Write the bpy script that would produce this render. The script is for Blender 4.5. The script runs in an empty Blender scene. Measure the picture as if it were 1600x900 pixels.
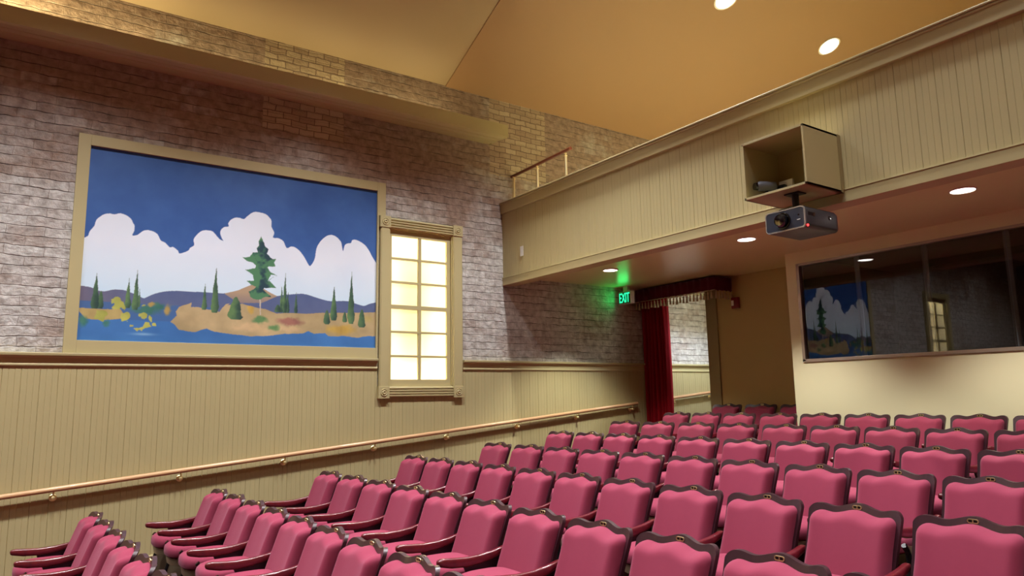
import bpy, bmesh, math, random
import numpy as np
from mathutils import Vector, Matrix

random.seed(7)
PI = math.pi
C = bpy.context.scene.collection
SC = bpy.context.scene
# Coordinates: X along the balcony, Y towards the back of the house, heights measured from the eye; EYE lifts all to the floor datum.
EYE = 1.80

def lin(r, g, b):
    f = lambda c: (c/255/12.92) if c/255 <= .04045 else ((c/255+.055)/1.055)**2.4
    return (f(r), f(g), f(b), 1.0)

# ------------------------------------------------------------------ camera
cam = bpy.data.cameras.new('camera'); camo = bpy.data.objects.new('camera', cam); C.objects.link(camo)
cam.sensor_width = 36; cam.lens = 1124.1*36/1600; cam.clip_end = 200
right = Vector((0.5667764, 0.8237064, -0.0165019)); up = Vector((0.1335159, -0.0720679, 0.9884228)); fwd = Vector((-0.8129810, 0.5624180, 0.1508243))
m = Matrix((right, up, -fwd)).transposed().to_4x4(); m.translation = (0, 0, EYE)
camo.matrix_world = m
SC.camera = camo
# ------------------------------------------------------------------ world, exposure
w = bpy.data.worlds.new('world'); SC.world = w; w.use_nodes = True
w.node_tree.nodes['Background'].inputs[0].default_value = (.9, .85, .8, 1)
w.node_tree.nodes['Background'].inputs[1].default_value = 0.02
SC.view_settings.view_transform = 'Standard'; SC.view_settings.look = 'None'
SC.view_settings.gamma = 1; SC.view_settings.use_curve_mapping = False
SC.view_settings.exposure = 0.0
# lamp powers, all tuned here
P_HOUSE = 640      # pitched-ceiling downlights
P_SOFFIT = 280     # downlights under the balcony
P_COVE = 60        # light trough on the brick wall, per metre group
P_HALL = 190       # lamp in the passage behind the curtain
P_WINDOW = 24      # tubes behind the frosted window
COL_HOUSE = (.98, .99, 1.0); COL_SOFFIT = (.98, .99, .88); COL_COVE = (1.0, .86, .44); COL_HALL = (.72, .84, 1.0); COL_WINDOW = (1.0, .93, .74)
SC.cycles.max_bounces = 8; SC.cycles.diffuse_bounces = 5; SC.cycles.glossy_bounces = 4; SC.cycles.transmission_bounces = 6
SC.cycles.caustics_reflective = False; SC.cycles.caustics_refractive = False

# ------------------------------------------------------------------ materials
def mat(name, col, rough=.5, metal=0., spec=.5, coat=0., sheen=0., noise=0., nscale=20., bump=0., bscale=60., emit=None, estr=0.):
    m = bpy.data.materials.new(name); m.use_nodes = True; nt = m.node_tree; N = nt.nodes; L = nt.links
    b = N['Principled BSDF']
    b.inputs['Base Color'].default_value = col; b.inputs['Roughness'].default_value = rough
    b.inputs['Metallic'].default_value = metal; b.inputs['Specular IOR Level'].default_value = spec
    b.inputs['Coat Weight'].default_value = coat; b.inputs['Coat Roughness'].default_value = .12
    if sheen: b.inputs['Sheen Weight'].default_value = sheen; b.inputs['Sheen Roughness'].default_value = .4; b.inputs['Sheen Tint'].default_value = (1, .6, .75, 1)
    tc = N.new('ShaderNodeTexCoord')
    if noise:
        n = N.new('ShaderNodeTexNoise'); n.inputs['Scale'].default_value = nscale; n.inputs['Detail'].default_value = 5
        L.new(tc.outputs['Object'], n.inputs['Vector'])
        mx = N.new('ShaderNodeMixRGB'); mx.blend_type = 'MULTIPLY'; mx.inputs[0].default_value = 1
        r = N.new('ShaderNodeValToRGB'); r.color_ramp.elements[0].color = (1-noise,)*3+(1,); r.color_ramp.elements[1].color = (1+noise*.3,)*3+(1,)
        L.new(n.outputs[0], r.inputs[0]); mx.inputs[1].default_value = col; L.new(r.outputs[0], mx.inputs[2]); L.new(mx.outputs[0], b.inputs['Base Color'])
    if bump:
        n2 = N.new('ShaderNodeTexNoise'); n2.inputs['Scale'].default_value = bscale; n2.inputs['Detail'].default_value = 3
        L.new(tc.outputs['Object'], n2.inputs['Vector'])
        bp = N.new('ShaderNodeBump'); bp.inputs['Strength'].default_value = bump; bp.inputs['Distance'].default_value = .01
        L.new(n2.outputs[0], bp.inputs['Height']); L.new(bp.outputs[0], b.inputs['Normal'])
    if emit: b.inputs['Emission Color'].default_value = emit; b.inputs['Emission Strength'].default_value = estr
    return m

def wood(name, c1, c2, rough, axis_scale=(3, 3, 40), coat=.4):
    m = bpy.data.materials.new(name); m.use_nodes = True; nt = m.node_tree; N = nt.nodes; L = nt.links
    b = N['Principled BSDF']; tc = N.new('ShaderNodeTexCoord'); mp = N.new('ShaderNodeMapping'); mp.inputs['Scale'].default_value = axis_scale
    n = N.new('ShaderNodeTexNoise'); n.inputs['Scale'].default_value = 1; n.inputs['Detail'].default_value = 6
    r = N.new('ShaderNodeValToRGB'); r.color_ramp.elements[0].position = .3; r.color_ramp.elements[1].position = .7
    r.color_ramp.elements[0].color = c1; r.color_ramp.elements[1].color = c2
    L.new(tc.outputs['Object'], mp.inputs[0]); L.new(mp.outputs[0], n.inputs[0]); L.new(n.outputs[0], r.inputs[0]); L.new(r.outputs[0], b.inputs['Base Color'])
    b.inputs['Roughness'].default_value = rough; b.inputs['Coat Weight'].default_value = coat; b.inputs['Coat Roughness'].default_value = .15
    return m

M = {}
M['olive'] = mat('olive_paint', lin(186, 172, 126), .5, noise=.05, nscale=3)
M['olive_dark'] = mat('olive_casing_paint', lin(150, 132, 92), .5)
M['ceiling'] = mat('tan_ceiling_paint', lin(152, 114, 76), .6, noise=.05, nscale=.8)
M['ceiling2'] = mat('beige_ceiling_paint', lin(162, 136, 102), .6, noise=.06, nscale=.7)
M['soffit'] = mat('soffit_paint', lin(226, 218, 166), .33, noise=.04, nscale=2)
M['tan'] = mat('tan_wall_paint', lin(186, 158, 102), .6, noise=.04, nscale=2)
M['cream'] = mat('cream_wall_paint', lin(228, 215, 180), .6, noise=.04, nscale=2)
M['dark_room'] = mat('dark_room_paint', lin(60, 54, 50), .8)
M['fabric'] = mat('crimson_upholstery', lin(138, 52, 74), .85, spec=.15, sheen=.2, bump=.12, bscale=500, noise=.05, nscale=30)
M['mahogany'] = wood('mahogany', lin(80, 16, 26), lin(106, 24, 32), .28, (8, 30, 60))
M['plum'] = wood('plum_stained_wood', lin(46, 19, 27), lin(58, 26, 35), .38, (30, 8, 8), coat=.15)
M['taupe'] = mat('taupe_enamel', lin(128, 112, 88), .4, noise=.05)
M['blackm'] = mat('black_metal', lin(26, 22, 24), .35, metal=.3)
M['brass'] = mat('brass', (1, .84, .46, 1), .4, metal=1)
M['tile'] = mat('black_number_tile', lin(20, 18, 18), .3)
M['carpet'] = mat('burgundy_carpet', lin(92, 40, 46), .95, noise=.3, nscale=60, bump=.5, bscale=300)
M['railwood'] = wood('oak_rail', lin(206, 156, 110), lin(224, 180, 136), .3, (30, 2, 30))
M['darkrail'] = wood('cherry_rail', lin(104, 48, 28), lin(124, 60, 34), .35, (2, 30, 30))
M['trimwhite'] = mat('lamp_trim', lin(225, 215, 200), .4)
M['velvet'] = mat('red_velvet', lin(136, 6, 22), .8, spec=.15)
M['maroon'] = mat('maroon_velvet', lin(84, 10, 30), .85, spec=.2, sheen=.3)
M['fringe'] = mat('gold_fringe', lin(186, 164, 132), .7)
M['alum'] = mat('aluminium', lin(170, 150, 140), .35, metal=.6)
M['grey'] = mat('grey_plastic', lin(104, 104, 112), .45)
M['dgrey'] = mat('dark_plastic', lin(38, 40, 48), .35)
M['silver'] = mat('silver_trim', lin(190, 192, 200), .25, metal=.7)
M['lens'] = mat('lens_glass', lin(6, 6, 10), .05, coat=1)
M['led'] = mat('red_led', lin(255, 30, 30), .4, emit=(1, .03, .03, 1), estr=6)
M['white'] = mat('white_plastic', lin(228, 226, 222), .4)
M['redpl'] = mat('red_plastic', lin(128, 16, 24), .35)
M['exit'] = mat('exit_letters', lin(0, 220, 140), .5, emit=(.03, 1.0, .42, 1), estr=1.5)
M['exitface'] = mat('exit_face', lin(10, 60, 34), .4)
M['lamp'] = mat('lamp_lens', (1, 1, 1, 1), .5, emit=(1, .97, .92, 1), estr=14)
M['boxwhite'] = mat('lightbox_white', (.85, .85, .82, 1), .9)

def glass(name, refl, tint):
    m = bpy.data.materials.new(name); m.use_nodes = True; nt = m.node_tree; N = nt.nodes; L = nt.links
    N.remove(N['Principled BSDF']); out = N['Material Output']
    g = N.new('ShaderNodeBsdfGlossy'); g.inputs['Roughness'].default_value = 0.0; t = N.new('ShaderNodeBsdfTransparent'); t.inputs[0].default_value = tint
    f = N.new('ShaderNodeFresnel'); f.inputs[0].default_value = 1.5
    mm = N.new('ShaderNodeMath'); mm.operation = 'MULTIPLY'; mm.inputs[1].default_value = refl; mm.use_clamp = True
    mx = N.new('ShaderNodeMixShader'); L.new(f.outputs[0], mm.inputs[0]); L.new(mm.outputs[0], mx.inputs[0]); L.new(t.outputs[0], mx.inputs[1]); L.new(g.outputs[0], mx.inputs[2]); L.new(mx.outputs[0], out.inputs[0])
    return m
M['glass'] = glass('booth_glass', 2.5, (.75, .73, .7, 1))

def frosted():
    m = bpy.data.materials.new('frosted_pane'); m.use_nodes = True; nt = m.node_tree; N = nt.nodes; L = nt.links
    N.remove(N['Principled BSDF']); out = N['Material Output']
    t = N.new('ShaderNodeBsdfTranslucent'); t.inputs[0].default_value = (.95, .9, .75, 1); d = N.new('ShaderNodeBsdfDiffuse'); d.inputs[0].default_value = (.8, .76, .62, 1)
    mx = N.new('ShaderNodeMixShader'); mx.inputs[0].default_value = .3; L.new(t.outputs[0], mx.inputs[1]); L.new(d.outputs[0], mx.inputs[2]); L.new(mx.outputs[0], out.inputs[0])
    return m
M['frosted'] = frosted()

def brick():
    m = bpy.data.materials.new('painted_brick'); m.use_nodes = True; nt = m.node_tree; N = nt.nodes; L = nt.links
    b = N['Principled BSDF']; b.inputs['Roughness'].default_value = .6
    g = N.new('ShaderNodeNewGeometry'); s = N.new('ShaderNodeSeparateXYZ'); L.new(g.outputs['Position'], s.inputs[0])
    cb = N.new('ShaderNodeCombineXYZ'); L.new(s.outputs['Y'], cb.inputs[0]); L.new(s.outputs['Z'], cb.inputs[1])
    # wobble the courses
    nz = N.new('ShaderNodeTexNoise'); nz.inputs['Scale'].default_value = 6; nz.inputs['Detail'].default_value = 6; L.new(cb.outputs[0], nz.inputs['Vector'])
    sub = N.new('ShaderNodeVectorMath'); sub.operation = 'SUBTRACT'; sub.inputs[1].default_value = (.5, .5, .5); L.new(nz.outputs['Color'], sub.inputs[0])
    scl = N.new('ShaderNodeVectorMath'); scl.operation = 'SCALE'; scl.inputs['Scale'].default_value = .05; L.new(sub.outputs[0], scl.inputs[0])
    add = N.new('ShaderNodeVectorMath'); L.new(cb.outputs[0], add.inputs[0]); L.new(scl.outputs[0], add.inputs[1])
    bt = N.new('ShaderNodeTexBrick'); L.new(add.outputs[0], bt.inputs['Vector'])
    bt.inputs['Scale'].default_value = 1; bt.inputs['Brick Width'].default_value = .34; bt.inputs['Row Height'].default_value = .104
    bt.inputs['Mortar Size'].default_value = .005; bt.inputs['Mortar Smooth'].default_value = .6; bt.inputs['Bias'].default_value = -.1
    bt.inputs['Color1'].default_value = lin(204, 200, 194); bt.inputs['Color2'].default_value = lin(190, 182, 176); bt.inputs['Mortar'].default_value = lin(186, 178, 170)
    # noise patches of brown mixed into the whitewash, more of it high on the wall
    n1 = N.new('ShaderNodeTexNoise'); n1.inputs['Scale'].default_value = 1.1; n1.inputs['Detail'].default_value = 7; n1.inputs['Roughness'].default_value = .62; L.new(cb.outputs[0], n1.inputs['Vector'])
    bb = N.new('ShaderNodeTexBrick'); L.new(add.outputs[0], bb.inputs['Vector']); bb.inputs['Scale'].default_value = 1; bb.inputs['Brick Width'].default_value = .31; bb.inputs['Row Height'].default_value = .104; bb.inputs['Mortar Size'].default_value = 0
    bb.inputs['Color1'].default_value = (0, 0, 0, 1); bb.inputs['Color2'].default_value = (1, 1, 1, 1)
    zr = N.new('ShaderNodeMapRange'); zr.inputs[1].default_value = 3.6; zr.inputs[2].default_value = 5.6; zr.inputs[3].default_value = -.10; zr.inputs[4].default_value = .22; L.new(s.outputs['Z'], zr.inputs[0])
    a1 = N.new('ShaderNodeMath'); L.new(n1.outputs[0], a1.inputs[0]); L.new(zr.outputs[0], a1.inputs[1])
    a2 = N.new('ShaderNodeMath'); a2.operation = 'MULTIPLY_ADD'; L.new(bb.outputs[0], a2.inputs[0]); a2.inputs[1].default_value = .12; L.new(a1.outputs[0], a2.inputs[2])
    rp = N.new('ShaderNodeValToRGB'); rp.color_ramp.elements[0].position = .46; rp.color_ramp.elements[1].position = .70; L.new(a2.outputs[0], rp.inputs[0])
    mx = N.new('ShaderNodeMixRGB'); L.new(rp.outputs[0], mx.inputs[0]); L.new(bt.outputs[0], mx.inputs[1]); mx.inputs[2].default_value = lin(160, 136, 120)
    # fine mottling + white flecks
    n3 = N.new('ShaderNodeTexNoise'); n3.inputs['Scale'].default_value = 11; n3.inputs['Detail'].default_value = 8; L.new(cb.outputs[0], n3.inputs['Vector'])
    r3 = N.new('ShaderNodeValToRGB'); r3.color_ramp.elements[0].position = .3; r3.color_ramp.elements[0].color = (.60, .57, .55, 1); r3.color_ramp.elements[1].position = .62; r3.color_ramp.elements[1].color = (1.05, 1.05, 1.05, 1); L.new(n3.outputs[0], r3.inputs[0])
    m3 = N.new('ShaderNodeMixRGB'); m3.blend_type = 'MULTIPLY'; m3.inputs[0].default_value = 1; L.new(mx.outputs[0], m3.inputs[1]); L.new(r3.outputs[0], m3.inputs[2])
    # open cracks along part of the joints
    n4 = N.new('ShaderNodeTexNoise'); n4.inputs['Scale'].default_value = 3.8; n4.inputs['Detail'].default_value = 4; L.new(cb.outputs[0], n4.inputs['Vector'])
    r4 = N.new('ShaderNodeValToRGB'); r4.color_ramp.elements[0].position = .42; r4.color_ramp.elements[1].position = .56; L.new(n4.outputs[0], r4.inputs[0])
    s2 = N.new('ShaderNodeSeparateXYZ'); L.new(add.outputs[0], s2.inputs[0])
    def mth(op, a, v=None, v2=None):
        q = N.new('ShaderNodeMath'); q.operation = op; L.new(a, q.inputs[0])
        if v is not None: q.inputs[1].default_value = v
        if v2 is not None: L.new(v2, q.inputs[1])
        return q.outputs[0]
    fr = mth('ABSOLUTE', mth('SUBTRACT', mth('FRACT', mth('DIVIDE', s2.outputs['Y'], .104)), .5))
    hz = N.new('ShaderNodeMapRange'); hz.inputs[1].default_value = .44; hz.inputs[2].default_value = .485; L.new(fr, hz.inputs[0])
    jt = mth('MAXIMUM', hz.outputs[0], None, mth('MULTIPLY', bt.outputs['Fac'], .3))
    cr = N.new('ShaderNodeMath'); cr.operation = 'MULTIPLY'; L.new(jt, cr.inputs[0]); L.new(r4.outputs[0], cr.inputs[1])
    m4 = N.new('ShaderNodeMixRGB'); L.new(cr.outputs[0], m4.inputs[0]); L.new(m3.outputs[0], m4.inputs[1]); m4.inputs[2].default_value = lin(74, 58, 50)
    # two infill patches of smaller bare yellow brick with open joints
    b2 = N.new('ShaderNodeTexBrick'); L.new(add.outputs[0], b2.inputs['Vector']); b2.inputs['Scale'].default_value = 1; b2.inputs['Brick Width'].default_value = .2; b2.inputs['Row Height'].default_value = .085; b2.inputs['Mortar Size'].default_value = .007; b2.inputs['Mortar Smooth'].default_value = .3
    b2.inputs['Color1'].default_value = lin(196, 176, 146); b2.inputs['Color2'].default_value = lin(164, 140, 116); b2.inputs['Mortar'].default_value = lin(112, 90, 76)
    sp = N.new('ShaderNodeSeparateXYZ'); L.new(add.outputs[0], sp.inputs[0]); tot = None
    for ya, yb, za, zb in ((2.34, 3.40, 5.18, 6.45), (5.72, 6.78, 5.15, 6.45)):
        acc = None
        for s_, v, op in (('X', ya, 'GREATER_THAN'), ('X', yb, 'LESS_THAN'), ('Y', za, 'GREATER_THAN'), ('Y', zb, 'LESS_THAN')):
            q = N.new('ShaderNodeMath'); q.operation = op; L.new(sp.outputs[s_], q.inputs[0]); q.inputs[1].default_value = v
            if acc is None: acc = q
            else:
                p = N.new('ShaderNodeMath'); p.operation = 'MULTIPLY'; L.new(acc.outputs[0], p.inputs[0]); L.new(q.outputs[0], p.inputs[1]); acc = p
        if tot is None: tot = acc
        else:
            p = N.new('ShaderNodeMath'); p.operation = 'MAXIMUM'; L.new(tot.outputs[0], p.inputs[0]); L.new(acc.outputs[0], p.inputs[1]); tot = p
    sf = N.new('ShaderNodeMath'); sf.operation = 'MULTIPLY'; sf.inputs[1].default_value = .8; L.new(tot.outputs[0], sf.inputs[0])
    m5 = N.new('ShaderNodeMixRGB'); L.new(sf.outputs[0], m5.inputs[0]); L.new(m4.outputs[0], m5.inputs[1]); L.new(b2.outputs[0], m5.inputs[2])
    L.new(m5.outputs[0], b.inputs['Base Color'])
    # relief
    h1 = N.new('ShaderNodeMath'); h1.operation = 'MULTIPLY_ADD'; L.new(jt, h1.inputs[0]); h1.inputs[1].default_value = -.4; 
    n5 = N.new('ShaderNodeTexNoise'); n5.inputs['Scale'].default_value = 18; n5.inputs['Detail'].default_value = 6; L.new(cb.outputs[0], n5.inputs['Vector']); L.new(n5.outputs[0], h1.inputs[2])
    bp = N.new('ShaderNodeBump'); bp.inputs['Strength'].default_value = .8; bp.inputs['Distance'].default_value = .022; L.new(h1.outputs[0], bp.inputs['Height']); L.new(bp.outputs[0], b.inputs['Normal'])
    return m
M['brick'] = brick()

# ------------------------------------------------------------------ mesh helpers
def box(bm, x0, x1, y0, y1, z0, z1):
    v = [bm.verts.new(p) for p in ((x0, y0, z0), (x1, y0, z0), (x1, y1, z0), (x0, y1, z0), (x0, y0, z1), (x1, y0, z1), (x1, y1, z1), (x0, y1, z1))]
    for f in ((3, 2, 1, 0), (4, 5, 6, 7), (0, 1, 5, 4), (1, 2, 6, 5), (2, 3, 7, 6), (3, 0, 4, 7)): bm.faces.new([v[i] for i in f])

AX = {'x': lambda a, p: (a, p[0], p[1]), 'y': lambda a, p: (p[0], a, p[1]), 'z': lambda a, p: (p[0], p[1], a)}
def prism(bm, pts, axis, a0, a1):
    f = AX[axis]; A = [bm.verts.new(f(a0, p)) for p in pts]; B = [bm.verts.new(f(a1, p)) for p in pts]; n = len(pts)
    bm.faces.new(A); bm.faces.new(B[::-1])
    for i in range(n): bm.faces.new((A[i], B[i], B[(i+1) % n], A[(i+1) % n]))

def rings(bm, R, close=True, cap=True):
    V = [[bm.verts.new(p) for p in r] for r in R]
    for a, b in zip(V, V[1:]):
        n = len(a)
        for i in range(n if close else n-1): bm.faces.new((a[i], a[(i+1) % n], b[(i+1) % n], b[i]))
    if cap: bm.faces.new(V[0][::-1]); bm.faces.new(V[-1])
    return V

def tube(bm, pts, r, n=12):
    R = []
    for i, p in enumerate(pts):
        p = Vector(p); d = (Vector(pts[min(i+1, len(pts)-1)])-Vector(pts[max(i-1, 0)])).normalized()
        u = d.cross(Vector((0, 0, 1)) if abs(d.z) < .9 else Vector((1, 0, 0))).normalized(); v = d.cross(u)
        rr = r[i] if isinstance(r, (list, tuple)) else r
        R.append([p+rr*(math.cos(2*PI*k/n)*u+math.sin(2*PI*k/n)*v) for k in range(n)])
    rings(bm, R)

def lathe(bm, prof, c, axis='z', n=24):      # prof: (radius, offset along axis)
    c = Vector(c); R = []
    for r, h in prof:
        r = max(r, .0004); ring = []
        for k in range(n):
            a = 2*PI*k/n; q = (r*math.cos(a), r*math.sin(a))
            ring.append(c+Vector({'x': (h, q[0], q[1]), 'y': (q[0], h, q[1]), 'z': (q[0], q[1], h)}[axis]))
        R.append(ring)
    rings(bm, R)

def link(name, bm, m, smooth=False, bevel=0, parent=None, base=(0, 0, 0), lift=EYE):
    base = Vector(base)
    bmesh.ops.recalc_face_normals(bm, faces=bm.faces)
    if smooth:
        for f in bm.faces: f.smooth = True
    if parent is not None: sh = Vector(parent.get('_b', (0, 0, 0)))
    else: sh = base
    bmesh.ops.translate(bm, verts=bm.verts, vec=-sh)
    me = bpy.data.meshes.new(name); bm.to_mesh(me); bm.free()
    me.materials.append(M[m] if isinstance(m, str) else m)
    o = bpy.data.objects.new(name, me); C.objects.link(o)
    if smooth: 
        try: me.set_sharp_from_angle(angle=math.radians(40))
        except Exception: pass
    if bevel:
        md = o.modifiers.new('bevel', 'BEVEL'); md.width = bevel; md.segments = 2; md.limit_method = 'ANGLE'
    if parent is not None: o.parent = parent; o['_b'] = tuple(sh)
    else: o.location = base+Vector((0, 0, lift)); o['_b'] = tuple(base)
    return o

def tag(o, label, cat, group=None):
    o['label'] = label; o['category'] = cat
    if group: o['group'] = group
    return o
def struct(name, bm, m, **k):
    o = link(name, bm, m, **k)
    if o.parent is None: o['kind'] = 'structure'
    return o
def thing(name, base, label, cat, group=None, kind=None):
    o = bpy.data.objects.new(name, None); C.objects.link(o); o.empty_display_size = .1
    o.location = Vector(base)+Vector((0, 0, EYE)); o['_b'] = tuple(base)
    if kind: o['kind'] = kind
    else: tag(o, label, cat, group)
    return o
def NB(): return bmesh.new()
def light(name, kind, loc, rot, parent=None, **k):
    l = bpy.data.lights.new(name, kind)
    for a, b in k.items(): setattr(l, a, b)
    o = bpy.data.objects.new(name, l); C.objects.link(o)
    if parent is not None: o.parent = parent; o.location = Vector(loc)-Vector(parent['_b'])
    else: o.location = Vector(loc)+Vector((0, 0, EYE))
    o.rotation_euler = rot
    return o

# ================================================================== THE ROOM
XW, XR = -8.8, 7.0                  # left and right walls
YF, YB, YA, YE = -9.0, 8.2, 9.0, 13.0   # wall behind the viewer, booth wall, alcove wall, upstairs/hall end wall
ZS, ZC = 1.79, 4.56                 # soffit and eave heights
PITCH = math.tan(math.radians(23.7))
ROWY = [.753+1.012*r for r in range(9)]
ROWZ = [-1.821, -1.711, -1.603, -1.509, -1.417, -1.324, -1.228, -1.140, -1.045]
def aisle_z(y): return -1.80+.0965*(min(max(y, -.6), 12)-.75)-.015

# floor: ramped aisle, terraced seating, hall
bm = NB()
for ys in [(YF, -.6), (-.6, YA), (YA, YE)]:
    z0, z1 = aisle_z(ys[0]), aisle_z(ys[1])
    prism(bm, [(ys[0], z0), (ys[1], z1), (ys[1], z1-.2), (ys[0], z0-.2)], 'x', XW, XR)
for r in range(9):
    y0, y1 = ROWY[r]-.78, (ROWY[r]+.235 if r < 8 else YA)
    box(bm, -7.72, XR, y0, y1, ROWZ[r]-.3, ROWZ[r])
struct('floor', bm, 'carpet')

def wall_yz(bm, x, ys, zs, holes, t):      # slab facing +x, thickness t towards -x, rectangular holes by cell
    for i in range(len(ys)-1):
        for j in range(len(zs)-1):
            if (i, j) in holes: continue
            box(bm, x-t, x, ys[i], ys[i+1], zs[j], zs[j+1])
# left wall: brick with openings for the two lit windows
WIN = [(4.06, 5.04), (-3.18, -2.20)]
bm = NB(); wall_yz(bm, XW, [YF, -3.18, -2.20, 4.06, 5.04, YE], [-3.0, .17, 2.31, ZC+.35], {(1, 1), (3, 1)}, .25)
struct('wall_left', bm, 'brick')
# wainscot boards: grooved profile
def grooved(a0, a1, step=.053, d=.0028, w=.0035):
    pts = []; a = a0; k = 0
    while a < a1-step:
        dd = d*(1.5 if k % 3 == 0 else .8)
        pts += [(a, 0), (a+step-2*w, 0), (a+step-w, -dd)]; a += step; k += 1
    pts += [(a, 0), (a1, 0)]
    return pts
def wains(y0, y1, ztop, bm):
    P = grooved(y0, y1, .053, .0036, .004)
    A = [bm.verts.new((XW+.022+d, y, aisle_z(y)-.02)) for y, d in P]; B = [bm.verts.new((XW+.022+d, y, ztop)) for y, d in P]
    for i in range(len(P)-1): bm.faces.new((A[i], A[i+1], B[i+1], B[i]))
bm = NB()
for y0, y1, zt in [(YF, -3.33, .42), (-3.33, -2.05, .05), (-2.05, 3.91, .42), (3.91, 5.20, .05), (5.20, YA+.0, .42), (YA, YE, .42)]: wains(y0, y1, zt, bm)
struct('wall_left_wainscot', bm, 'olive').name = 'trim_1'
# chair-rail ledge
LP = [(0, .535), (.075, .535), (.078, .528), (.075, .505), (.05, .50), (.035, .48), (.032, .43), (.04, .42), (.04, .405), (.03, .395), (0, .395)]
for k, (y0, y1) in enumerate([(YF, -3.33), (-2.05, 3.908), (5.203, YA), (YA+.12, YE)]):
    bm = NB(); A = [bm.verts.new((XW+p[0], y0, p[1])) for p in LP]; B = [bm.verts.new((XW+p[0], y1, p[1])) for p in LP]
    n = len(LP); bm.faces.new(A); bm.faces.new(B[::-1])
    for i in range(n): bm.faces.new((A[i], B[i], B[(i+1) % n], A[(i+1) % n]))
    struct('trim_%d' % (k+2), bm, 'olive', bevel=.002)
# baseboard following the ramp
BP = [(.02, 0), (.05, 0), (.05, .10), (.042, .115), (.046, .125), (.035, .15), (.03, .165), (.02, .17)]
for k, (y0, y1) in enumerate([(YF, -.6), (-.6, YA), (YA+.12, YE)]):
    bm = NB(); A = [bm.verts.new((XW+p[0], y0, aisle_z(y0)+p[1])) for p in BP]; B = [bm.verts.new((XW+p[0], y1, aisle_z(y1)+p[1])) for p in BP]
    n = len(BP); bm.faces.new(A); bm.faces.new(B[::-1])
    for i in range(n): bm.faces.new((A[i], B[i], B[(i+1) % n], A[(i+1) % n]))
    struct('baseboard_left' if k == 0 else 'baseboard_left_%d' % (k+1), bm, 'olive')
# other walls
bm = NB(); box(bm, XR, XR+.2, YF, YE, -3, 9); struct('wall_right', bm, 'olive')
bm = NB(); box(bm, XW, XR, YF-.2, YF, -3, 9); struct('wall_front', bm, 'olive')
bm = NB(); box(bm, XW, XR, YE, YE+.2, -3, 9); struct('wall_back', bm, 'cream')
# pitched ceiling, a shade lower behind the seam
XRG = -1.0
for nm, y0, y1, dz, mt in (('ceiling_front', YF, 4.955, .014, 'ceiling2'), ('ceiling_back', 4.955, YE, 0, 'ceiling')):
    bm = NB(); zr = ZC+dz+(XRG-XW)*PITCH
    pts = [(XW, ZC+dz), (XRG, zr), (XR, ZC+dz), (XR, ZC+dz+.25), (XRG, zr+.25), (XW, ZC+dz+.25)]
    prism(bm, pts, 'y', y0, y1); struct(nm, bm, mt)
bm = NB()
prism(bm, [(XW, ZC+.05), (XW+.14, ZC+.05+.14*PITCH), (XW+.14, ZC+.035+.14*PITCH), (XW, ZC+.03)], 'y', YF, 4.955)
struct('trim_20', bm, 'ceiling2')

# balcony: slab, beadboard fascia, trims
bm = NB(); box(bm, XW, XR, 6.14, YE, ZS, ZS+.25); struct('ceiling_soffit', bm, 'soffit')
bm = NB()
P = grooved(XW, XR, .053)
A = [bm.verts.new((x, 5.93-d, 1.72)) for x, d in P]; B = [bm.verts.new((x, 5.93-d, 2.80)) for x, d in P]
for i in range(len(P)-1): bm.faces.new((A[i], A[i+1], B[i+1], B[i]))
box(bm, XW, XR, 5.945, 6.14, 1.66, 2.88)
struct('wall_balcony', bm, 'olive')
bm = NB(); box(bm, XW, XR, 5.895, 5.94, 2.742, 2.895); box(bm, XW, XR, 5.875, 6.17, 2.895, 2.918); box(bm, XW, XR, 5.885, 5.9, 2.87, 2.895)
struct('trim_7', bm, 'olive', bevel=.008)
bm = NB(); box(bm, XW, XR, 5.918, 5.95, 1.655, 1.768); box(bm, XW, XR, 5.912, 5.94, 1.76, 1.772); struct('trim_8', bm, 'olive', bevel=.002)

# booth wall with its long window, alcove wall with the doorway
XB = -5.57; GX0, GX1, GZ0, GZ1 = -5.405, 6.0, .39, 1.628
bm = NB()
for a, b, c, d in [(XB, GX0, -1.3, ZS), (GX1, XR, -1.3, ZS), (GX0, GX1, -1.3, GZ0), (GX0, GX1, GZ1, ZS)]: box(bm, a, b, YB, YB+.12, c, d)
box(bm, XB, XB+.12, YB+.12, YA, -1.3, ZS)
struct('wall_booth', bm, 'cream')
bm = NB(); box(bm, -7.40, XB+.12, YA, YA+.12, -1.3, ZS); box(bm, XW, -7.40, YA, YA+.12, 1.66, ZS); struct('wall_alcove', bm, 'tan')
bm = NB(); box(bm, -7.585, -7.375, YA-.025, YA+.14, -1.05, 1.66); box(bm, XW+.03, -7.375, YA-.02, YA+.14, 1.63, 1.7); struct('door_1', bm, 'olive_dark', bevel=.004)
bm = NB(); box(bm, -7.40, -7.28, YA+.12, YE, -1.2, ZS); struct('wall_passage', bm, 'cream')
# booth interior
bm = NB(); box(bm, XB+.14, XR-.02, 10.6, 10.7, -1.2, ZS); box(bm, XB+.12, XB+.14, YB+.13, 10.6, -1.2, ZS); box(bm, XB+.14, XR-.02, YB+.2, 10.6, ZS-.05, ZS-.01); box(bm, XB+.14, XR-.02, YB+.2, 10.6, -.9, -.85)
struct('wall_booth_room', bm, 'dark_room')
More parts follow.
